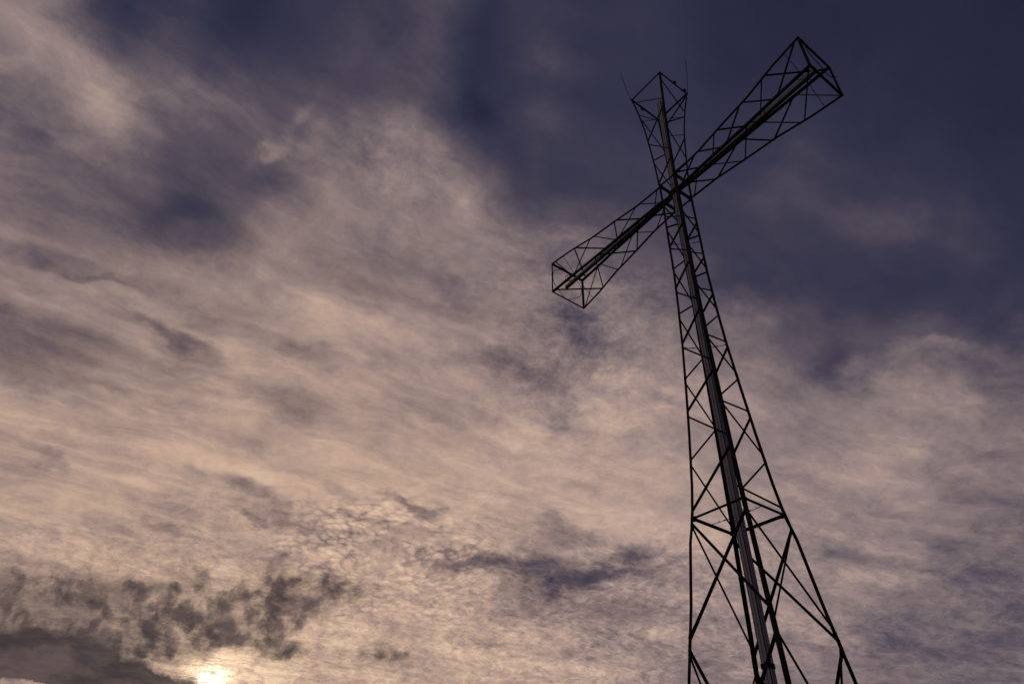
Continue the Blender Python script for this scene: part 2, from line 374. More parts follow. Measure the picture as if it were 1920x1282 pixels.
dwarp = V('SUBTRACT', noise(stretched(P2, 0.1, 5.5, 4.5, (9, 3, 4)), 1.0, 7, 0.6, color=True), (0.5, 0.5, 0.5))
DW = V('ADD', DIR, V('SCALE', dwarp, scale=0.15))

# broad layout of the layer: brightness, fineness and cell mask, by azimuth along rings of equal elevation
sw = nd('ShaderNodeSeparateXYZ')
LK(V('NORMALIZE', DW), sw.inputs[0])
azim = M('ARCTAN2', sw.outputs['X'], sw.outputs['Y'])
elv = M('ARCSINE', sw.outputs['Z'])
azf = M('MULTIPLY_ADD', azim, 1 / math.radians(AZ1 - AZ0), -AZ0 / (AZ1 - AZ0))
layout = None
ELS = [r[0] for r in RINGS]
for i, (el, row) in enumerate(RINGS):
    rp = nd('ShaderNodeValToRGB')
    rp.color_ramp.interpolation = 'CARDINAL'
    es = rp.color_ramp.elements
    m_ = len(row) - 1
    es[0].position, es[0].color = 0.0, (*row[0], 1)
    es[1].position, es[1].color = 1.0, (*row[-1], 1)
    for k in range(1, m_):
        es.new(k / m_).color = (*row[k], 1)
    LK(azf, rp.inputs[0])
    e0 = math.radians(el)
    if i > 0:
        lo_ = remap(elv, math.radians(ELS[i - 1]), e0)
    if i < len(RINGS) - 1:
        hi_ = remap(elv, e0, math.radians(ELS[i + 1]), 1.0, 0.0)
    w_ = hi_ if i == 0 else (lo_ if i == len(RINGS) - 1 else M('MULTIPLY', lo_, hi_))
    term = V('SCALE', rp.outputs['Color'], scale=w_)
    layout = term if layout is None else V('ADD', layout, term)
sl_ = nd('ShaderNodeSeparateXYZ')
LK(layout, sl_.inputs[0])
lum, fineness, cells = sl_.outputs[0], sl_.outputs[1], sl_.outputs[2]
lum = masses(DW, CLOUD_MASSES, lum)

body = remap(lum, 0.16, 0.42, 0.10, 1.0)     # how much cloud there is to carry texture
soft = M('SUBTRACT', 1.0, fineness)
tex = M('MULTIPLY', M('SUBTRACT', n_clump, 0.5), M('MULTIPLY_ADD', fineness, 0.18, 0.20))
tex = M('ADD', tex, M('MULTIPLY', M('SUBTRACT', n_str, 0.5), 0.26))
tex = M('ADD', tex, M('MULTIPLY', M('SUBTRACT', n_thr, 0.5), M('MULTIPLY_ADD', soft, 0.20, 0.06)))
tex = M('ADD', tex, M('MULTIPLY', M('MULTIPLY', M('SUBTRACT', n_fine, 0.5), remap(lum, 0.18, 0.34)), M('MULTIPLY_ADD', fineness, 0.52, 0.04)))

# ripples of small round cloudlets
vor = nd('ShaderNodeTexVoronoi', feature='SMOOTH_F1', voronoi_dimensions='3D')
vw = V('ADD', stretched(P2W, 0.5, 78, 62), V('SCALE', V('SUBTRACT', noise(P2W, 85, 3, 0.6, color=True), (0.5, 0.5, 0.5)), scale=1.0))
LK(vw, vor.inputs['Vector'])
vor.inputs['Scale'].default_value = 1.0
vor.inputs['Randomness'].default_value = 0.9
vor.inputs['Smoothness'].default_value = 0.22
cellv = M('SUBTRACT', 0.38, M('POWER', vor.outputs['Distance'], 1.6))
patch = M('MULTIPLY', remap(n_clump, 0.42, 0.55, 0.25, 1.0), remap(lum, 0.35, 0.50))
tex = M('ADD', tex, M('MULTIPLY', cellv, M('MULTIPLY', M('MULTIPLY', cells, patch), 0.42)))
lum = M('ADD', lum, M('MULTIPLY', tex, body))

ramp = nd('ShaderNodeValToRGB')
ramp.color_ramp.interpolation = 'LINEAR'
els = ramp.color_ramp.elements
STOPS = [(0.13, '222438'), (0.157, '282a42'), (0.20, '34354c'), (0.24, '3f3c4e'), (0.333, '605660'), (0.43, '7e6f71'), (0.51, '958280'),
         (0.59, 'b0978d'), (0.66, 'c3a798'), (0.76, 'dcc1ad')]
els[0].position, els[0].color = STOPS[0][0], lin(STOPS[0][1])
els[1].position, els[1].color = STOPS[-1][0], lin(STOPS[-1][1])
for pz, hx in STOPS[1:-1]:
    e = els.new(pz)
    e.color = lin(hx)
LK(lum, ramp.inputs[0])

# sunlight spreading through the layer: warmer towards the sun
mu = V('DOT_PRODUCT', DIR, tuple(SUN))
warm = remap(mu, 0.80, 0.99)
dusk = M('MULTIPLY', remap(mu, 0.70, 0.95), remap(lum, 0.58, 0.40))
tint = mixc(dusk, ramp.outputs[0], mixc(1.0, ramp.outputs[0], (1.06, 1.0, 0.93, 1), 'MULTIPLY'))
cloud = mixc(warm, tint, mixc(1.0, tint, (1.03, 1.0, 0.93, 1), 'MULTIPLY'))

# clear air behind the cloud comes from the Nishita model
sky = nd('ShaderNodeTexSky', sky_type='NISHITA')
sky.sun_disc = False
sky.sun_elevation = math.asin(SUN.z)
sky.sun_rotation = math.atan2(SUN.x, SUN.y)
sky.altitude = 400
sky.dust_density = 0.6
clearf = remap(lum, 0.12, 0.26, 0.45, 0.0)
air = mixc(1.0, sky.outputs[0], (0.0195, 0.0115, 0.0140, 1), 'MULTIPLY')
base = mixc(clearf, cloud, air)

# the sun's glare behind the veil
ang = M('ARCCOSINE', M('MINIMUM', mu, 0.99999))
vg = V('SUBTRACT', DW, tuple(SUN))
core = M('EXPONENT', M('MULTIPLY', M('POWER', M('DIVIDE', ang, 0.020), 2.0), -1.0))
halo = M('EXPONENT', M('MULTIPLY', M('DIVIDE', ang, 0.066), -1.0))
veil = remap(M('MULTIPLY_ADD', n_fine, 0.5, M('MULTIPLY', n_thr, 0.5)), 0.40, 0.60, 0.15, 1.6)
glare = mixc(1.0, mixc(M('MULTIPLY', halo, 1.0), (0, 0, 0, 1), (0.36, 0.25, 0.12, 1)),
             mixc(M('MULTIPLY', core, 1.0), (0, 0, 0, 1), (1.7, 1.42, 1.05, 1)), 'ADD')
glare = V('SCALE', glare, scale=veil)
base = mixc(1.0, base, glare, 'ADD')

# ragged low cloud in front of the sun
pw = V('SUBTRACT', noise(DIR, 26, 6, 0.6, color=True), (0.5, 0.5, 0.5))
DL = V('ADD', DIR, V('SCALE', pw, scale=0.030))
solid = M('MINIMUM', masses(DL, LOW_BANK, 0.0), 1.3)
zone = M('MINIMUM', masses(DL, LOW_PUFFS, 0.0), 1.0)
puff = noise(stretched(DL, 0, 1, 1), 42, 6, 0.52, 0.0)
wisp = noise(V('MULTIPLY', DL, (1.0, 1.0, 2.6)), 15, 8, 0.6, 0.0)
lumps = M('ADD', zone, M('MULTIPLY', M('SUBTRACT', puff, 0.5), 2.6))
lumps = M('MULTIPLY', remap(lumps, 0.05, 1.45), remap(zone, 0.0, 0.35))
haze_ = remap(M('ADD', zone, M('MULTIPLY', M('SUBTRACT', wisp, 0.5), 1.6)), 0.1, 1.5)
haze_ = M('MULTIPLY', M('MULTIPLY', haze_, 0.72), remap(zone, 0.0, 0.3))
ragged = M('ADD', M('MULTIPLY', M('SUBTRACT', wisp, 0.5), 1.5), M('MULTIPLY', M('SUBTRACT', puff, 0.5), 0.8))
solid = M('MULTIPLY', remap(M('ADD', solid, ragged), 0.05, 1.15), remap(solid, 0.0, 0.35))
ldens = M('MAXIMUM', M('MAXIMUM', lumps, solid), haze_)
lcov = M('MULTIPLY', ldens, 0.95)
shade = noise(V('MULTIPLY', DL, (1.0, 1.0, 3.0)), 13, 7, 0.55)
ldark = mixc(remap(shade, 0.36, 0.64), lin('383136'), lin('5a4d4c'))
lcol = mixc(remap(ldens, 0.0, 0.75), lin('8a7462'), ldark)
final = mixc(lcov, base, lcol)

bg = nd('ShaderNodeBackground')
LK(final, bg.inputs['Color'])
bg.inputs['Strength'].default_value = 1.0
wo = nd('ShaderNodeOutputWorld')
LK(bg.outputs[0], wo.inputs['Surface'])

# ------------------------------------------------------------------ sun, veiled by cloud
sl = bpy.data.lights.new('sun', 'SUN')
sl.energy = 0.5
sl.angle = math.radians(10)
sl.color = (1.0, 0.86, 0.68)
so = bpy.data.objects.new('sun', sl)
COL.objects.link(so)
so.rotation_euler = SUN.to_track_quat('Z', 'Y').to_euler()

# ------------------------------------------------------------------ materials
def material(name, colour, rough=0.6, metal=0.0, var=0.25, scale=6.0, bump=0.0, spec=0.2):
    m = bpy.data.materials.new(name)
    m.use_nodes = True
    nt = m.node_tree
    b = nt.nodes['Principled BSDF']
    tc = nt.nodes.new('ShaderNodeTexCoord')
    nz = nt.nodes.new('ShaderNodeTexNoise')
    nz.inputs['Scale'].default_value = scale
    nz.inputs['Detail'].default_value = 6
    nt.links.new(tc.outputs['Object'], nz.inputs['Vector'])
    mx = nt.nodes.new('ShaderNodeMix')
    mx.data_type = 'RGBA'
    mx.inputs['A'].default_value = (*[c * (1 - var) for c in colour], 1)
    mx.inputs['B'].default_value = (*[min(1, c * (1 + var)) for c in colour], 1)
    nt.links.new(nz.outputs['Fac'], mx.inputs['Factor'])
    nt.links.new(mx.outputs['Result'], b.inputs['Base Color'])
    b.inputs['Roughness'].default_value = rough
    b.inputs['Metallic'].default_value = metal
    b.inputs['Specular IOR Level'].default_value = spec
    if bump:
        bp = nt.nodes.new('ShaderNodeBump')
        bp.inputs['Strength'].default_value = bump
        nt.links.new(nz.outputs['Fac'], bp.inputs['Height'])
        nt.links.new(bp.outputs['Normal'], b.inputs['Normal'])
    return m


STEEL = material('weathered black steel', (0.006, 0.0055, 0.0055), 0.8, 0.0, 0.4, 5)
TUBE = material('dull grey sheet metal', (0.37, 0.37, 0.41), 0.6, 0.0, 0.2, 2)
SEAM = material('dark seam trim', (0.012, 0.012, 0.013), 0.8, 0.0, 0.2, 8)
WIRE = material('dark wire', (0.012, 0.012, 0.013), 0.7, 0.0, 0.2, 8)
GRASS = material('hill turf', (0.05, 0.06, 0.03), 0.95, 0.0, 0.5, 0.35, 0.4)

# ------------------------------------------------------------------ structure of the cross, in units of 0.45 m
U = 0.45
GROUND = -54.8
MAST_HALF = [
    (-54.8, 4.592), (-46.0, 3.597), (-42.0, 3.247), (-38.0, 2.777), (-34.0, 2.399), (-32.2, 2.118), (-30.0, 1.925),
    (-26.0, 1.665), (-22.0, 1.443), (-18.0, 1.243), (-14.0, 1.113), (-10.0, 1.027), (-6.0, 1.027), (-1.1, 0.997),
    (1.1, 1.025), (4.0, 1.127), (7.0, 1.27), (10.0, 1.463), (13.0, 1.768), (15.7, 2.122),
]
MAST_BOW = [
    (-54.8, 0.174, 0.11), (-46.0, 0.174, 0.11), (-38.0, 0.135, 0.09), (-32.0, 0.07, 0.053), (-24.0, 0.021, 0.028),
    (-16.0, -0.047, -0.005), (-8.0, -0.077, -0.008), (0.0, -0.094, 0.0), (8.0, -0.07, 0.031), (15.7, -0.002, 0.095),
]
ARM_HALF = [
    (0.0, 1.0), (1.1, 1.0), (4.0, 1.12), (7.0, 1.361), (10.0, 1.558), (13.0, 1.9), (15.7, 2.093),
]
ARM_R = (15.7347, 1.04318, -0.0198, 0.01591)  # length, width factor, sideways drift, rise
ARM_L = (15.95607, 1.06534, 0.01416, -0.01816)
MAST_BRACES = [
    ('L', -3.14, 'N', -4.83), ('N', -5.24, 'L', -7.09), ('L', -7.29, 'N', -9.1), ('N', -9.73, 'L', -11.95),
    ('L', -12.41, 'N', -14.8), ('N', -15.28, 'L', -17.85), ('L', -18.18, 'N', -21.02), ('N', -21.56, 'L', -24.05),
    ('L', -24.46, 'N', -27.63), ('N', -28.14, 'L', -31.78), ('L', -1.67, 'F', -2.64), ('F', -2.78, 'L', -4.71),
    ('L', -4.93, 'F', -7.46), ('F', -7.43, 'L', -9.86), ('L', -10.05, 'F', -12.63), ('F', -12.69, 'L', -14.86),
    ('L', -15.25, 'F', -18.08), ('F', -18.1, 'L', -21.28), ('L', -21.52, 'F', -24.37), ('F', -24.41, 'L', -28.12),
    ('L', -28.33, 'F', -31.9), ('N', -3.74, 'R', -5.61), ('R', -5.92, 'N', -7.81), ('N', -8.19, 'R', -10.04),
    ('R', -10.37, 'N', -12.24), ('N', -12.73, 'R', -14.61), ('R', -15.14, 'N', -17.66), ('N', -18.53, 'R', -20.93),
    ('R', -21.44, 'N', -24.23), ('N', -24.73, 'R', -27.96), ('R', -28.41, 'N', -31.74), ('F', -1.5, 'R', -3.9),
    ('R', -4.35, 'F', -6.08), ('F', -6.35, 'R', -8.31), ('R', -8.67, 'F', -10.14), ('F', -10.65, 'R', -12.59),
    ('R', -12.91, 'F', -14.8), ('F', -15.39, 'R', -18.01), ('R', -18.41, 'F', -21.13), ('F', -21.51, 'R', -24.41),
    ('R', -24.84, 'F', -28.16), ('F', -28.31, 'R', -31.85), ('L', 15.14, 'N', 11.91), ('N', 11.29, 'L', 8.22),
    ('L', 7.68, 'N', 4.59), ('N', 3.91, 'L', 1.56), ('L', 12.77, 'F', 15.52), ('L', 12.26, 'F', 8.44),
    ('F', 8.24, 'L', 4.96), ('L', 4.54, 'F', 2.24), ('N', 14.78, 'R', 12.36), ('R', 11.72, 'N', 8.39),
    ('N', 7.8, 'R', 4.86), ('R', 4.45, 'N', 1.22), ('R', 15.27, 'F', 12.5), ('F', 11.78, 'R', 8.59),
    ('R', 7.99, 'F', 4.93), ('L', -32.62, 'N', -39.42), ('N', -32.92, 'L', -39.85), ('L', -32.76, 'F', -39.6),
    ('F', -32.5, 'L', -39.79), ('N', -33.09, 'R', -39.44), ('R', -33.15, 'N', -40.05), ('F', -32.75, 'R', -40.11),
    ('R', -33.22, 'F', -40.05),
]
ARM_BRACES = [
    ('TF', 15.34, 'BF', 12.49), ('BF', 12.16, 'TF', 9.38), ('TF', 9.15, 'BF', 6.95), ('BF', 6.52, 'TF', 3.88),
    ('TF', 3.54, 'BF', 1.36), ('TF', 12.05, 'TB', 15.51), ('TF', 11.8, 'TB', 8.97), ('TF', 6.38, 'TB', 9.1),
    ('TF', 6.1, 'TB', 3.76), ('TF', 1.2, 'TB', 3.85), ('BF', 15.58, 'BB', 12.38), ('BB', 12.2, 'BF', 9.46),
    ('BF', 9.27, 'BB', 6.8), ('BB', 6.68, 'BF', 3.93), ('BF', 3.61, 'BB', 1.24), ('TB', 12.52, 'BB', 15.7),
    ('TB', 12.35, 'BB', 9.73), ('BB', 9.59, 'TB', 7.04), ('TB', 6.59, 'BB', 4.01), ('BB', 3.79, 'TB', 1.11),
    ('TF', -15.45, 'BF', -12.92), ('BF', -12.76, 'TF', -10.26), ('TF', -9.84, 'BF', -6.91),
    ('BF', -6.59, 'TF', -4.05), ('TF', -3.73, 'BF', -1.16), ('TF', -12.45, 'TB', -15.33),
    ('TF', -12.37, 'TB', -9.53), ('TF', -6.88, 'TB', -9.34), ('TF', -6.64, 'TB', -4.21), ('TF', -1.29, 'TB', -3.88),
    ('BF', -15.58, 'BB', -12.53), ('BB', -12.44, 'BF', -9.77), ('BF', -9.5, 'BB', -6.8), ('BB', -6.75, 'BF', -3.99),
    ('BF', -3.48, 'BB', -1.23), ('BB', -15.72, 'TB', -13.06), ('TB', -12.62, 'BB', -9.65),
    ('BB', -9.33, 'TB', -7.02), ('TB', -6.78, 'BB', -4.0), ('BB', -3.73, 'TB', -2.04),
]
LEVEL = -32.30604

def lerp(rows, x, k=1):
    if x <= rows[0][0]:
        return rows[0][k]
    for a, b in zip(rows, rows[1:]):
        if x <= b[0]:
            t = (x - a[0]) / (b[0] - a[0])
            return a[k] + (b[k] - a[k]) * t
    return rows[-1][k]


LEGS = {'L': (-1, -1), 'N': (1, -1), 'R': (1, 1), 'F': (-1, 1)}
CHORDS = {'TF': (-1, 1), 'BF': (-1, -1), 'TB': (1, 1), 'BB': (1, -1)}


def axis_pt(z):
    return Vector((lerp(MAST_BOW, z, 1), lerp(MAST_BOW, z, 2), z))


def leg_pt(leg, z):
    sx, sy = LEGS[leg]
    w = lerp(MAST_HALF, z)
    c = axis_pt(z)
    return Vector((sx * w + c.x, sy * w + c.y, z))


def arm_axis(x):
    ln, hy, ay, zc = ARM_R if x > 0 else ARM_L
    c = axis_pt(0)
    return Vector((x + c.x, ay * abs(x) + c.y, zc * abs(x)))


def chord_pt(ch, x):
    sy, sz = CHORDS[ch]
    ax = abs(x)
    ln, hy, ay, zc = ARM_R if x > 0 else ARM_L
    h = lerp(ARM_HALF, ax)
    c = arm_axis(x)
    return Vector((c.x, c.y + sy * h * (1 + (hy - 1) * ax / 15.7), c.z + sz * (h + 0.1 * max(0, 1 - ax / 4))))


def W3(p):                       # structure units -> metres, ground at z = 0
    return Vector((p.x * U, p.y * U, (p.z - GROUND) * U))


# ------------------------------------------------------------------ mesh helpers
def link(name, bm, mat, parent=None):
    me = bpy.data.meshes.new(name)
    bmesh.ops.recalc_face_normals(bm, faces=bm.faces)
    bm.to_mesh(me)
    bm.free()
    me.materials.append(mat)
    o = bpy.data.objects.new(name, me)
    COL.objects.link(o)
    if parent:
        o.parent = parent
    return o


def sweep(bm, pts, profile, xdir, ydir=None, cap=True):
    """profile: list of (u, v) in metres, u along xdir, v along ydir, carried along pts"""
    rings = []
    n = len(pts)
    for i, p in enumerate(pts):
        t = (pts[min(i + 1, n - 1)] - pts[max(i - 1, 0)]).normalized()
        x = (xdir - t * xdir.dot(t)).normalized()
        if ydir is None:
            y = t.cross(x).normalized()
        else:
            y = (ydir - t * ydir.dot(t)).normalized()
        rings.append([bm.verts.new(p + x * u + y * v) for u, v in profile])
    m = len(profile)
    for a, b in zip(rings, rings[1:]):
        for k in range(m):
            bm.faces.new((a[k], a[(k + 1) % m], b[(k + 1) % m], b[k]))
    if cap:
        bm.faces.new(rings[0][::-1])
        bm.faces.new(rings[-1])


def angle_profile(a, t):
    """L section with its heel at the origin and flanges along +u and +v"""
    return [(0, 0), (a, 0), (a, t), (t, t), (t, a), (0, a)]


def round_profile(r, n=6):
    return [(r * math.cos(2 * math.pi * k / n), r * math.sin(2 * math.pi * k / n)) for k in range(n)]


def box(bm, c, x, y, z, sx, sy, sz):
    vs = []
    for i in (-1, 1):
        for j in (-1, 1):
            for k in (-1, 1):
                vs.append(bm.verts.new(c + x * (i * sx / 2) + y * (j * sy / 2) + z * (k * sz / 2)))
    for f in ((0, 1, 3, 2), (4, 6, 7, 5), (0, 4, 5, 1), (2, 3, 7, 6), (0, 2, 6, 4), (1, 5, 7, 3)):
        bm.faces.new([vs[q] for q in f])


def plate(bm, c, n, t, a, b, th=0.008):
    """small pointed gusset plate with normal n, long axis t"""
    s = n.cross(t).normalized()
    out = [(-a, -b * .5), (-a * .55, -b), (a * .55, -b), (a, -b * .5), (a, b * .5), (a * .55, b), (-a * .55, b), (-a, b * .5)]
    f = [bm.verts.new(c + t * u + s * v + n * th / 2) for u, v in out]
    g = [bm.verts.new(c + t * u + s * v - n * th / 2) for u, v in out]
    bm.faces.new(f)
    bm.faces.new(g[::-1])
    for k in range(8):
        bm.faces.new((f[k], g[k], g[(k + 1) % 8], f[(k + 1) % 8]))


def tube(bm, pts, r, n=6):
    d = (pts[-1] - pts[0]).normalized()
    x = d.orthogonal()
    sweep(bm, pts, round_profile(r, n), x)


# ------------------------------------------------------------------ the setting
bm = bmesh.new()
N = 48
RAD = 6000.0
ctr = bm.verts.new((0, 0, 0))
prev = None
rad_steps = [0.0, 4, 12, 30, 80, 250, 900, 2500, RAD]
rings = []
for r in rad_steps[1:]:
    ring = []
    for k in range(N):
        a = 2 * math.pi * k / N
        z = 0.0 if r < 20 else -0.00025 * (r - 20) ** 1.15 + random.uniform(-1, 1) * min(8, r * 0.008)
        ring.append(bm.verts.new((r * math.cos(a), r * math.sin(a), z)))
    rings.append(ring)
for k in range(N):
    bm.faces.new((ctr, rings[0][k], rings[0][(k + 1) % N]))
for a, b in zip(rings, rings[1:]):
    for k in range(N):
        bm.faces.new((a[k], b[k], b[(k + 1) % N], a[(k + 1) % N]))
ground = link('ground', bm, GRASS)
ground['kind'] = 'structure'

# ------------------------------------------------------------------ the cross
cross = bpy.data.objects.new('lattice_cross', None)
COL.objects.link(cross)
cross['label'] = 'tall black steel lattice cross with grey box tubes inside, dark against the evening sky'
cross['category'] = 'cross'

LEG_A = 0.099
LEG_TOP = 0.076
ARM_A = 0.092
BR = 0.059


def leg_size(z):
    return LEG_A if z < 1 else LEG_A + (LEG_TOP - LEG_A) * min(1, (z - 1) / 5)


# four mast legs: angle sections, heel outwards, flanges lying in the two faces
TOP = 15.7
knots = [GROUND + 0.1, -50, -46, -42, -40.2, -38, -36, -34, LEVEL, -30, -28, -26, -24, -22, -20, -18, -16, -14, -12, -10, -8, -6,
         -4, -2, 0, 2, 4, 5.5, 7, 8.5, 10, 11.5, 13, 14.4, TOP]
for lg, (sx, sy) in LEGS.items():
    bm = bmesh.new()
    for za, zb in ((knots[0], -9.6), (-9.6, 1.0), (1.0, TOP)):
        zs = [za] + [k for k in knots if za < k < zb] + [zb]
        a = leg_size(zb)
        sweep(bm, [W3(leg_pt(lg, z)) for z in zs], angle_profile(a, 0.011), Vector((-sx, 0, 0)), Vector((0, -sy, 0)))
    # bolted splice angles outside the heel
    for z in (-40.0, LEVEL, -21.3, -9.6, 1.1, -1.1):
        a = leg_size(z) + 0.004
        off = Vector((sx, sy, 0)) * 0.004
        ln = 0.5 if z < -30 else 0.35
        sweep(bm, [W3(leg_pt(lg, z + ln)) + off, W3(leg_pt(lg, z - ln)) + off], angle_profile(a, 0.012),
              Vector((-sx, 0, 0)), Vector((0, -sy, 0)))
    link('mast_leg', bm, STEEL, cross)


def brace(name, pa, pb, face_n, size, inset, parent=cross, trim=0.03):
    """one angle brace between two chords, lying just inside the face whose outward normal is face_n"""
    d = (pb - pa).normalized()
    n = (face_n - d * face_n.dot(d)).normalized()
    s = d.cross(n).normalized()
    a = pa + d * trim - n * inset
    b = pb - d * trim - n * inset
    bm = bmesh.new()
    prof = [(-size / 2, 0), (size / 2, 0), (size / 2, -0.006), (-size / 2 + 0.006, -0.006), (-size / 2 + 0.006, -size), (-size / 2, -size)]
    sweep(bm, [a, b], prof, s, n)
    # bolt plates at either end
    for p, q in ((a, d), (b, -d)):
        plate(bm, p + q * 0.05 + n * 0.004, n, q, 0.07, size * 0.72, 0.006)
    return link(name, bm, STEEL, parent)


FACE = {frozenset('LN'): Vector((0, -1, 0)), frozenset('LF'): Vector((-1, 0, 0)), frozenset('NR'): Vector((1, 0, 0)),
        frozenset('FR'): Vector((0, 1, 0))}
for i, (a, za, b, zb) in enumerate(MAST_BRACES):
    size = BR if za < 0 else 0.048
    if za < LEVEL:
        size = 0.066
    inset = 0.012 + (0.008 if i % 2 else 0.0)
    nm = 'mast_brace' if za < 1 else 'head_brace'
    brace(nm, W3(leg_pt(a, za)), W3(leg_pt(b, zb)), FACE[frozenset((a, b))], size, inset)
# the lowest bay, running down to the feet
for i, (a, b, za) in enumerate((('L', 'N', -40.4), ('N', 'L', -40.4), ('L', 'F', -40.6), ('F', 'L', -40.7), ('N', 'R', -40.4),
                                ('R', 'N', -40.2), ('F', 'R', -40.7), ('R', 'F', -40.5))):
    brace('mast_brace', W3(leg_pt(a, za)), W3(leg_pt(b, -53.6)), FACE[frozenset((a, b))], 0.066, 0.012 + 0.008 * (i % 2))


def ring(level, size, name, pts=None, sag=0.0, drop=None):
    for a, b in (('L', 'N'), ('N', 'R'), ('R', 'F'), ('F', 'L')):
        s = drop.get(a + b, size) if drop else size
        pa, pb = W3(leg_pt(a, level)), W3(leg_pt(b, level))
        d = (pb - pa).normalized()
        n = FACE[frozenset((a, b))]
        bm = bmesh.new()
        # channel lying in the face: web upright, flanges turned inwards
        w = s * 0.55
        prof = [(0, -s / 2), (0, s / 2), (-w, s / 2), (-w, s / 2 - 0.008), (-0.008, s / 2 - 0.008), (-0.008, -s / 2 + 0.008),
                (-w, -s / 2 + 0.008), (-w, -s / 2)]
        sweep(bm, [pa + d * 0.03 - n * 0.014, pb - d * 0.03 - n * 0.014], prof, n, Vector((0, 0, 1)))
        for p, q in ((pa, d), (pb, -d)):
            plate(bm, p + q * 0.10 - n * 0.006, n, q, 0.10, s * 0.7, 0.008)
        link(name, bm, STEEL, cross)


ring(LEVEL, 0.085, 'ring_beam', drop={'LN': 0.06, 'NR': 0.065, 'RF': 0.09, 'FL': 0.09})
for lv in (1.1, -1.1):
    ring(lv, 0.10, 'ring_beam', drop={'LN': 0.07, 'NR': 0.14, 'RF': 0.07, 'FL': 0.14})
# frame round the open top
for a, b in (('L', 'N'), ('N', 'R'), ('R', 'F'), ('F', 'L')):
    pa, pb = W3(leg_pt(a, TOP)), W3(leg_pt(b, TOP))
    d = (pb - pa).normalized()
    n = FACE[frozenset((a, b))]
    bm = bmesh.new()
    sweep(bm, [pa - d * 0.0 - n * 0.002, pb + d * 0.0 - n * 0.002], angle_profile(0.066, 0.009), -n, Vector((0, 0, -1)))
    link('top_frame_bar', bm, STEEL, cross)

# arms: four chords each, flaring towards the ends
for sg, L in ((1, ARM_R[0]), (-1, ARM_L[0])):
    for ch, (sy, sz) in CHORDS.items():
        xs = [0.95, 2, 3, 4, 5, 6, 7, 8, 9, 10, 11, 12, 13, 14, 15, L]
        bm = bmesh.new()
        sweep(bm, [W3(chord_pt(ch, sg * x)) for x in xs], angle_profile(ARM_A, 0.010), Vector((0, -sy, 0)), Vector((0, 0, -sz)))
        link('arm_chord', bm, STEEL, cross)
    ends = ['TF', 'TB', 'BB', 'BF']
    for a, b in zip(ends, ends[1:] + ends[:1]):
        pa, pb = W3(chord_pt(a, sg * L)), W3(chord_pt(b, sg * L))
        mid = (pa + pb) / 2 - W3(arm_axis(sg * L))
        n = Vector((0, mid.y, mid.z)).normalized()
        bm = bmesh.new()
        sweep(bm, [pa - n * 0.002, pb - n * 0.002], angle_profile(0.078, 0.010), -n, Vector((-sg, 0, 0)))
        link('end_frame_bar', bm, STEEL, cross)
AFACE = {frozenset(('TF', 'BF')): Vector((0, -1, 0)), frozenset(('TB', 'BB')): Vector((0, 1, 0)),
         frozenset(('TF', 'TB')): Vector((0, 0, 1)), frozenset(('BF', 'BB')): Vector((0, 0, -1))}
for i, (a, xa, b, xb) in enumerate(ARM_BRACES):
    brace('arm_brace', W3(chord_pt(a, xa)), W3(chord_pt(b, xb)), AFACE[frozenset((a, b))], 0.050, 0.012 + 0.008 * (i % 2))


# box tubes along the axes: grey sheet sides, dark corner trims
def box_tube(pts, xdir, ydir, side, joints, name):
    h = side / 2
    bm = bmesh.new()
    c = 0.012
    prof = [(-h + c, -h), (h - c, -h), (h, -h + c), (h, h - c), (h - c, h), (-h + c, h), (-h, h - c), (-h, -h + c)]
    sweep(bm, pts, prof, xdir, ydir)
    o = link(name, bm, TUBE, cross)
    for i in (-1, 1):
        for j in (-1, 1):
            bm = bmesh.new()
            k = 0.004
            off = [p + xdir * (i * (h + k)) + ydir * (j * (h + k)) for p in pts]
            sweep(bm, off, angle_profile(0.020, 0.003), xdir * -i, ydir * -j)
            link('corner_trim', bm, SEAM, o)
    # a groove strip along each side
    for d, e, s in ((xdir, ydir, 1), (xdir, ydir, -1), (ydir, xdir, 1), (ydir, xdir, -1)):
        bm = bmesh.new()
        off = [p + d * (s * (h + 0.001)) for p in pts]
        w = 0.007
        sweep(bm, off, [(-0.002, -w), (0.003, -w), (0.003, w), (-0.002, w)], d * s, e)
        link('seam_strip', bm, SEAM, o)
    for q in joints:
        p = q[0]
        t = q[1]
        x = (xdir - t * xdir.dot(t)).normalized()
        y = t.cross(x).normalized()
        bm = bmesh.new()
        s = side + 0.020
        box(bm, p, x, y, t, s, s, 0.035)
        link('joint_band', bm, SEAM, o)
    return o


zs = [-53.5, -46, -42, -38, -34, -30, -26, -22, -18, -14, -10, -6, -2, 2, 6, 10, 14.6]
Z = Vector((0, 0, 1))
mast_tube = box_tube([W3(axis_pt(z)) for z in zs], Vector((1, 0, 0)), Vector((0, 1, 0)), 0.215,
                     [(W3(axis_pt(z)), Z) for z in (-47.5, -13.2)], 'mast_tube')
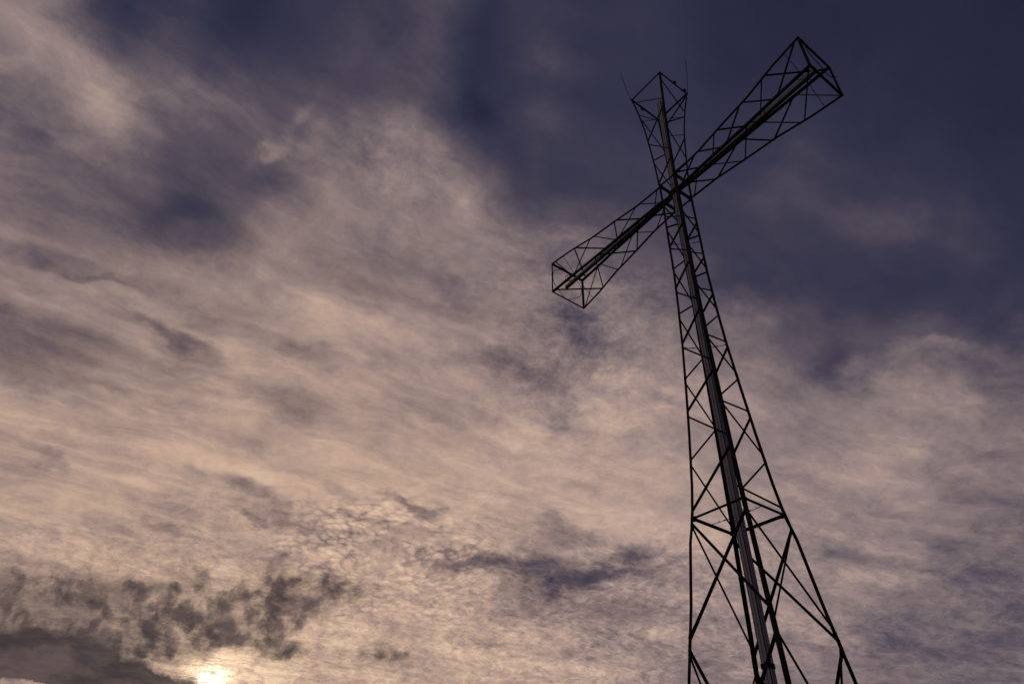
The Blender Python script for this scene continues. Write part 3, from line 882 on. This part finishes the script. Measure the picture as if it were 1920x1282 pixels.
# sleeve joint low on the tube
bm = bmesh.new()
p = W3(axis_pt(-41.35))
box(bm, p, Vector((1, 0, 0)), Vector((0, 1, 0)), Z, 0.255, 0.255, 0.13)
for s in (-1, 1):
    for y in (-0.07, 0.07):
        box(bm, p + Vector((0.14, y, 0.03 * s)), Vector((1, 0, 0)), Vector((0, 1, 0)), Z, 0.03, 0.02, 0.02)
        box(bm, p + Vector((y, -0.14, 0.03 * s)), Vector((1, 0, 0)), Vector((0, 1, 0)), Z, 0.02, 0.03, 0.02)
link('sleeve', bm, SEAM, mast_tube)
for sg in (1, -1):
    xe = ARM_R[0] - 0.35 if sg > 0 else ARM_L[0] + 0.25
    xs = [0.3, 4, 8, 12, xe]
    box_tube([W3(arm_axis(sg * x)) for x in xs], Vector((0, 1, 0)), Z, 0.14,
             [(W3(arm_axis(sg * x)), Vector((1, 0, 0))) for x in (5.2, 10.4)], 'arm_tube')

# hub plates where the tubes meet
bm = bmesh.new()
c0 = W3(axis_pt(0))
box(bm, c0, Vector((1, 0, 0)), Vector((0, 1, 0)), Z, 0.42, 0.26, 0.34)
box(bm, c0 + Vector((0, -0.16, 0)), Vector((1, 0, 0)), Vector((0, 1, 0)), Z, 0.5, 0.03, 0.2)
link('hub', bm, SEAM, cross)


# stays holding the tubes to the legs and chords: wire, loops and a turnbuckle
def stay(pa, pb, wraps=5):
    d = (pb - pa)
    L = d.length
    d.normalize()
    x = d.orthogonal().normalized()
    y = d.cross(x)
    bm = bmesh.new()
    sag = Vector((0, 0, -0.015))
    pts = [pa + d * (L * t) + sag * (4 * t * (1 - t)) for t in [k / 8 for k in range(9)]]
    tube(bm, pts, 0.011, 5)
    # twisted loose ends and thimbles near the outer end
    for k in range(wraps):
        t = 0.06 + 0.42 * k / wraps + random.uniform(-.02, .02)
        c = pa + d * (L * t)
        a0 = random.uniform(0, 6.28)
        r = random.uniform(0.018, 0.032)
        loop = [c + (x * math.cos(a0) + y * math.sin(a0)) * (r * math.sin(2 * math.pi * q / 8)) + d * (0.035 * math.cos(2 * math.pi * q / 8))
                for q in range(9)]
        tube(bm, loop, 0.009, 4)
        e = c + (x * math.cos(a0) + y * math.sin(a0)) * 0.045 + d * 0.02
        tube(bm, [c, e], 0.007, 4)
    c = pa + d * (L * 0.62)
    sweep(bm, [c - d * 0.05, c + d * 0.05], round_profile(0.018, 6), x)
    return link('stay_wire', bm, WIRE, cross)


h = 0.11
for z0 in (-18.2, -6.7, 11.6):
    for lg, (sx, sy) in LEGS.items():
        a = W3(leg_pt(lg, z0))
        b = W3(axis_pt(z0 - (0.2 if z0 < 0 else -0.1)))
        stay(a, b + Vector((sx * h, sy * h, 0)))
for a_, b_, u_ in (('L', 'F', 0.42), ('N', 'R', 0.46)):
    a = W3(leg_pt(a_, LEVEL).lerp(leg_pt(b_, LEVEL), u_)) + Vector((0, 0, 0.02))
    b = W3(axis_pt(LEVEL)) + Vector((h if a_ == 'N' else -h, 0, 0.05))
    stay(a, b, 6)
for sg in (1, -1):
    for xx in (14.2,):
        for ch, (sy, sz) in CHORDS.items():
            stay(W3(chord_pt(ch, sg * xx)), W3(arm_axis(sg * (xx + 0.1))) + Vector((0, sy * 0.07, sz * 0.07)), 6)


# lightning rods at two corners of the open top, bending gently outwards
def rod(leg, tip, bend):
    a = W3(leg_pt(leg, TOP))
    pts = []
    for k in range(13):
        t = k / 12
        pts.append(a + (tip - a) * t + bend * (4 * t * (1 - t)))
    bm = bmesh.new()
    tube(bm, pts, 0.012, 5)
    box(bm, a + Vector((0, 0, 0.03)), Vector((1, 0, 0)), Vector((0, 1, 0)), Z, 0.035, 0.035, 0.10)
    link('lightning_rod', bm, WIRE, cross)


rod('L', Vector((-0.928, -1.455, 33.583)), Vector((-0.015, -0.02, -0.02)))
rod('R', Vector((1.434, 0.682, 33.767)), Vector((0.035, 0.02, 0.0)))


# small clamps bolted under two bars of the top frame
def top_bar_point(a, b, t, dz):
    return W3(leg_pt(a, TOP).lerp(leg_pt(b, TOP), t)) + Vector((0, 0, dz))


for a, b, t in (('L', 'F', 0.10), ('L', 'F', 0.42), ('N', 'R', 0.52), ('N', 'R', 0.88)):
    d = (leg_pt(b, TOP) - leg_pt(a, TOP)).normalized()
    n = FACE[frozenset((a, b))]
    bm = bmesh.new()
    c = top_bar_point(a, b, t, 0) + n * 0.03
    box(bm, c, d, n, Z, 0.11, 0.09, 0.10)
    box(bm, c + Vector((0, 0, -0.07)), d, n, Z, 0.05, 0.05, 0.07)
    box(bm, c - d * 0.08, d, n, Z, 0.05, 0.04, 0.05)
    link('clamp', bm, STEEL, cross)


# slack cables at the ends of the arms
def cable(pts, r=0.014):
    P_ = [Vector(p) for p in pts]
    out = []
    for i in range(len(P_) - 1):
        p0, p1, p2, p3 = P_[max(i - 1, 0)], P_[i], P_[i + 1], P_[min(i + 2, len(P_) - 1)]
        for k in range(8):
            t = k / 8
            out.append(0.5 * ((2 * p1) + (p2 - p0) * t + (2 * p0 - 5 * p1 + 4 * p2 - p3) * t * t + (3 * p1 - p0 - 3 * p2 + p3) * t ** 3))
    out.append(P_[-1])
    bm = bmesh.new()
    rings = []
    ref = Vector((0.3, 0.9, 0.2)).normalized()
    sweep(bm, out, round_profile(r, 5), ref)
    link('cable', bm, WIRE, cross)


cable([(-6.885, -0.079, 24.965), (-6.885, -0.412, 24.984), (-6.885, -0.67, 24.949), (-6.885, -0.966, 24.736), (-6.885, -1.098, 24.409), (-6.885, -1.086, 24.037), (-6.885, -0.95, 23.741), (-6.885, -0.705, 23.508), (-6.885, -0.496, 23.329), (-6.885, -0.355, 23.241)])
cable([(-6.885, -0.212, 23.246), (-6.885, 0.125, 23.513), (-6.885, 0.467, 23.782), (-6.885, 0.668, 24.08), (-6.885, 0.683, 24.394), (-6.885, 0.602, 24.656), (-6.885, 0.439, 24.796)])
cable([(-6.885, 0.015, 24.96), (-6.885, -0.194, 24.859), (-6.885, -0.33, 24.625), (-6.885, -0.317, 24.479)])
cable([(-6.885, -0.25, 24.826), (-6.885, -0.106, 24.716), (-6.885, -0.04, 24.484)])
cable([(7.036, -0.826, 25.82), (7.036, -0.813, 25.168), (7.036, -0.621, 24.875), (7.036, -0.19, 24.735), (7.036, 0.079, 24.523), (7.036, 0.386, 24.551)], 0.016)
cable([(7.036, 0.386, 24.551), (7.036, 0.724, 24.9), (7.036, 1.046, 25.253)], 0.016)
cable([(7.036, 0.016, 25.834), (7.036, -0.138, 25.592), (7.036, -0.174, 25.426)], 0.016)
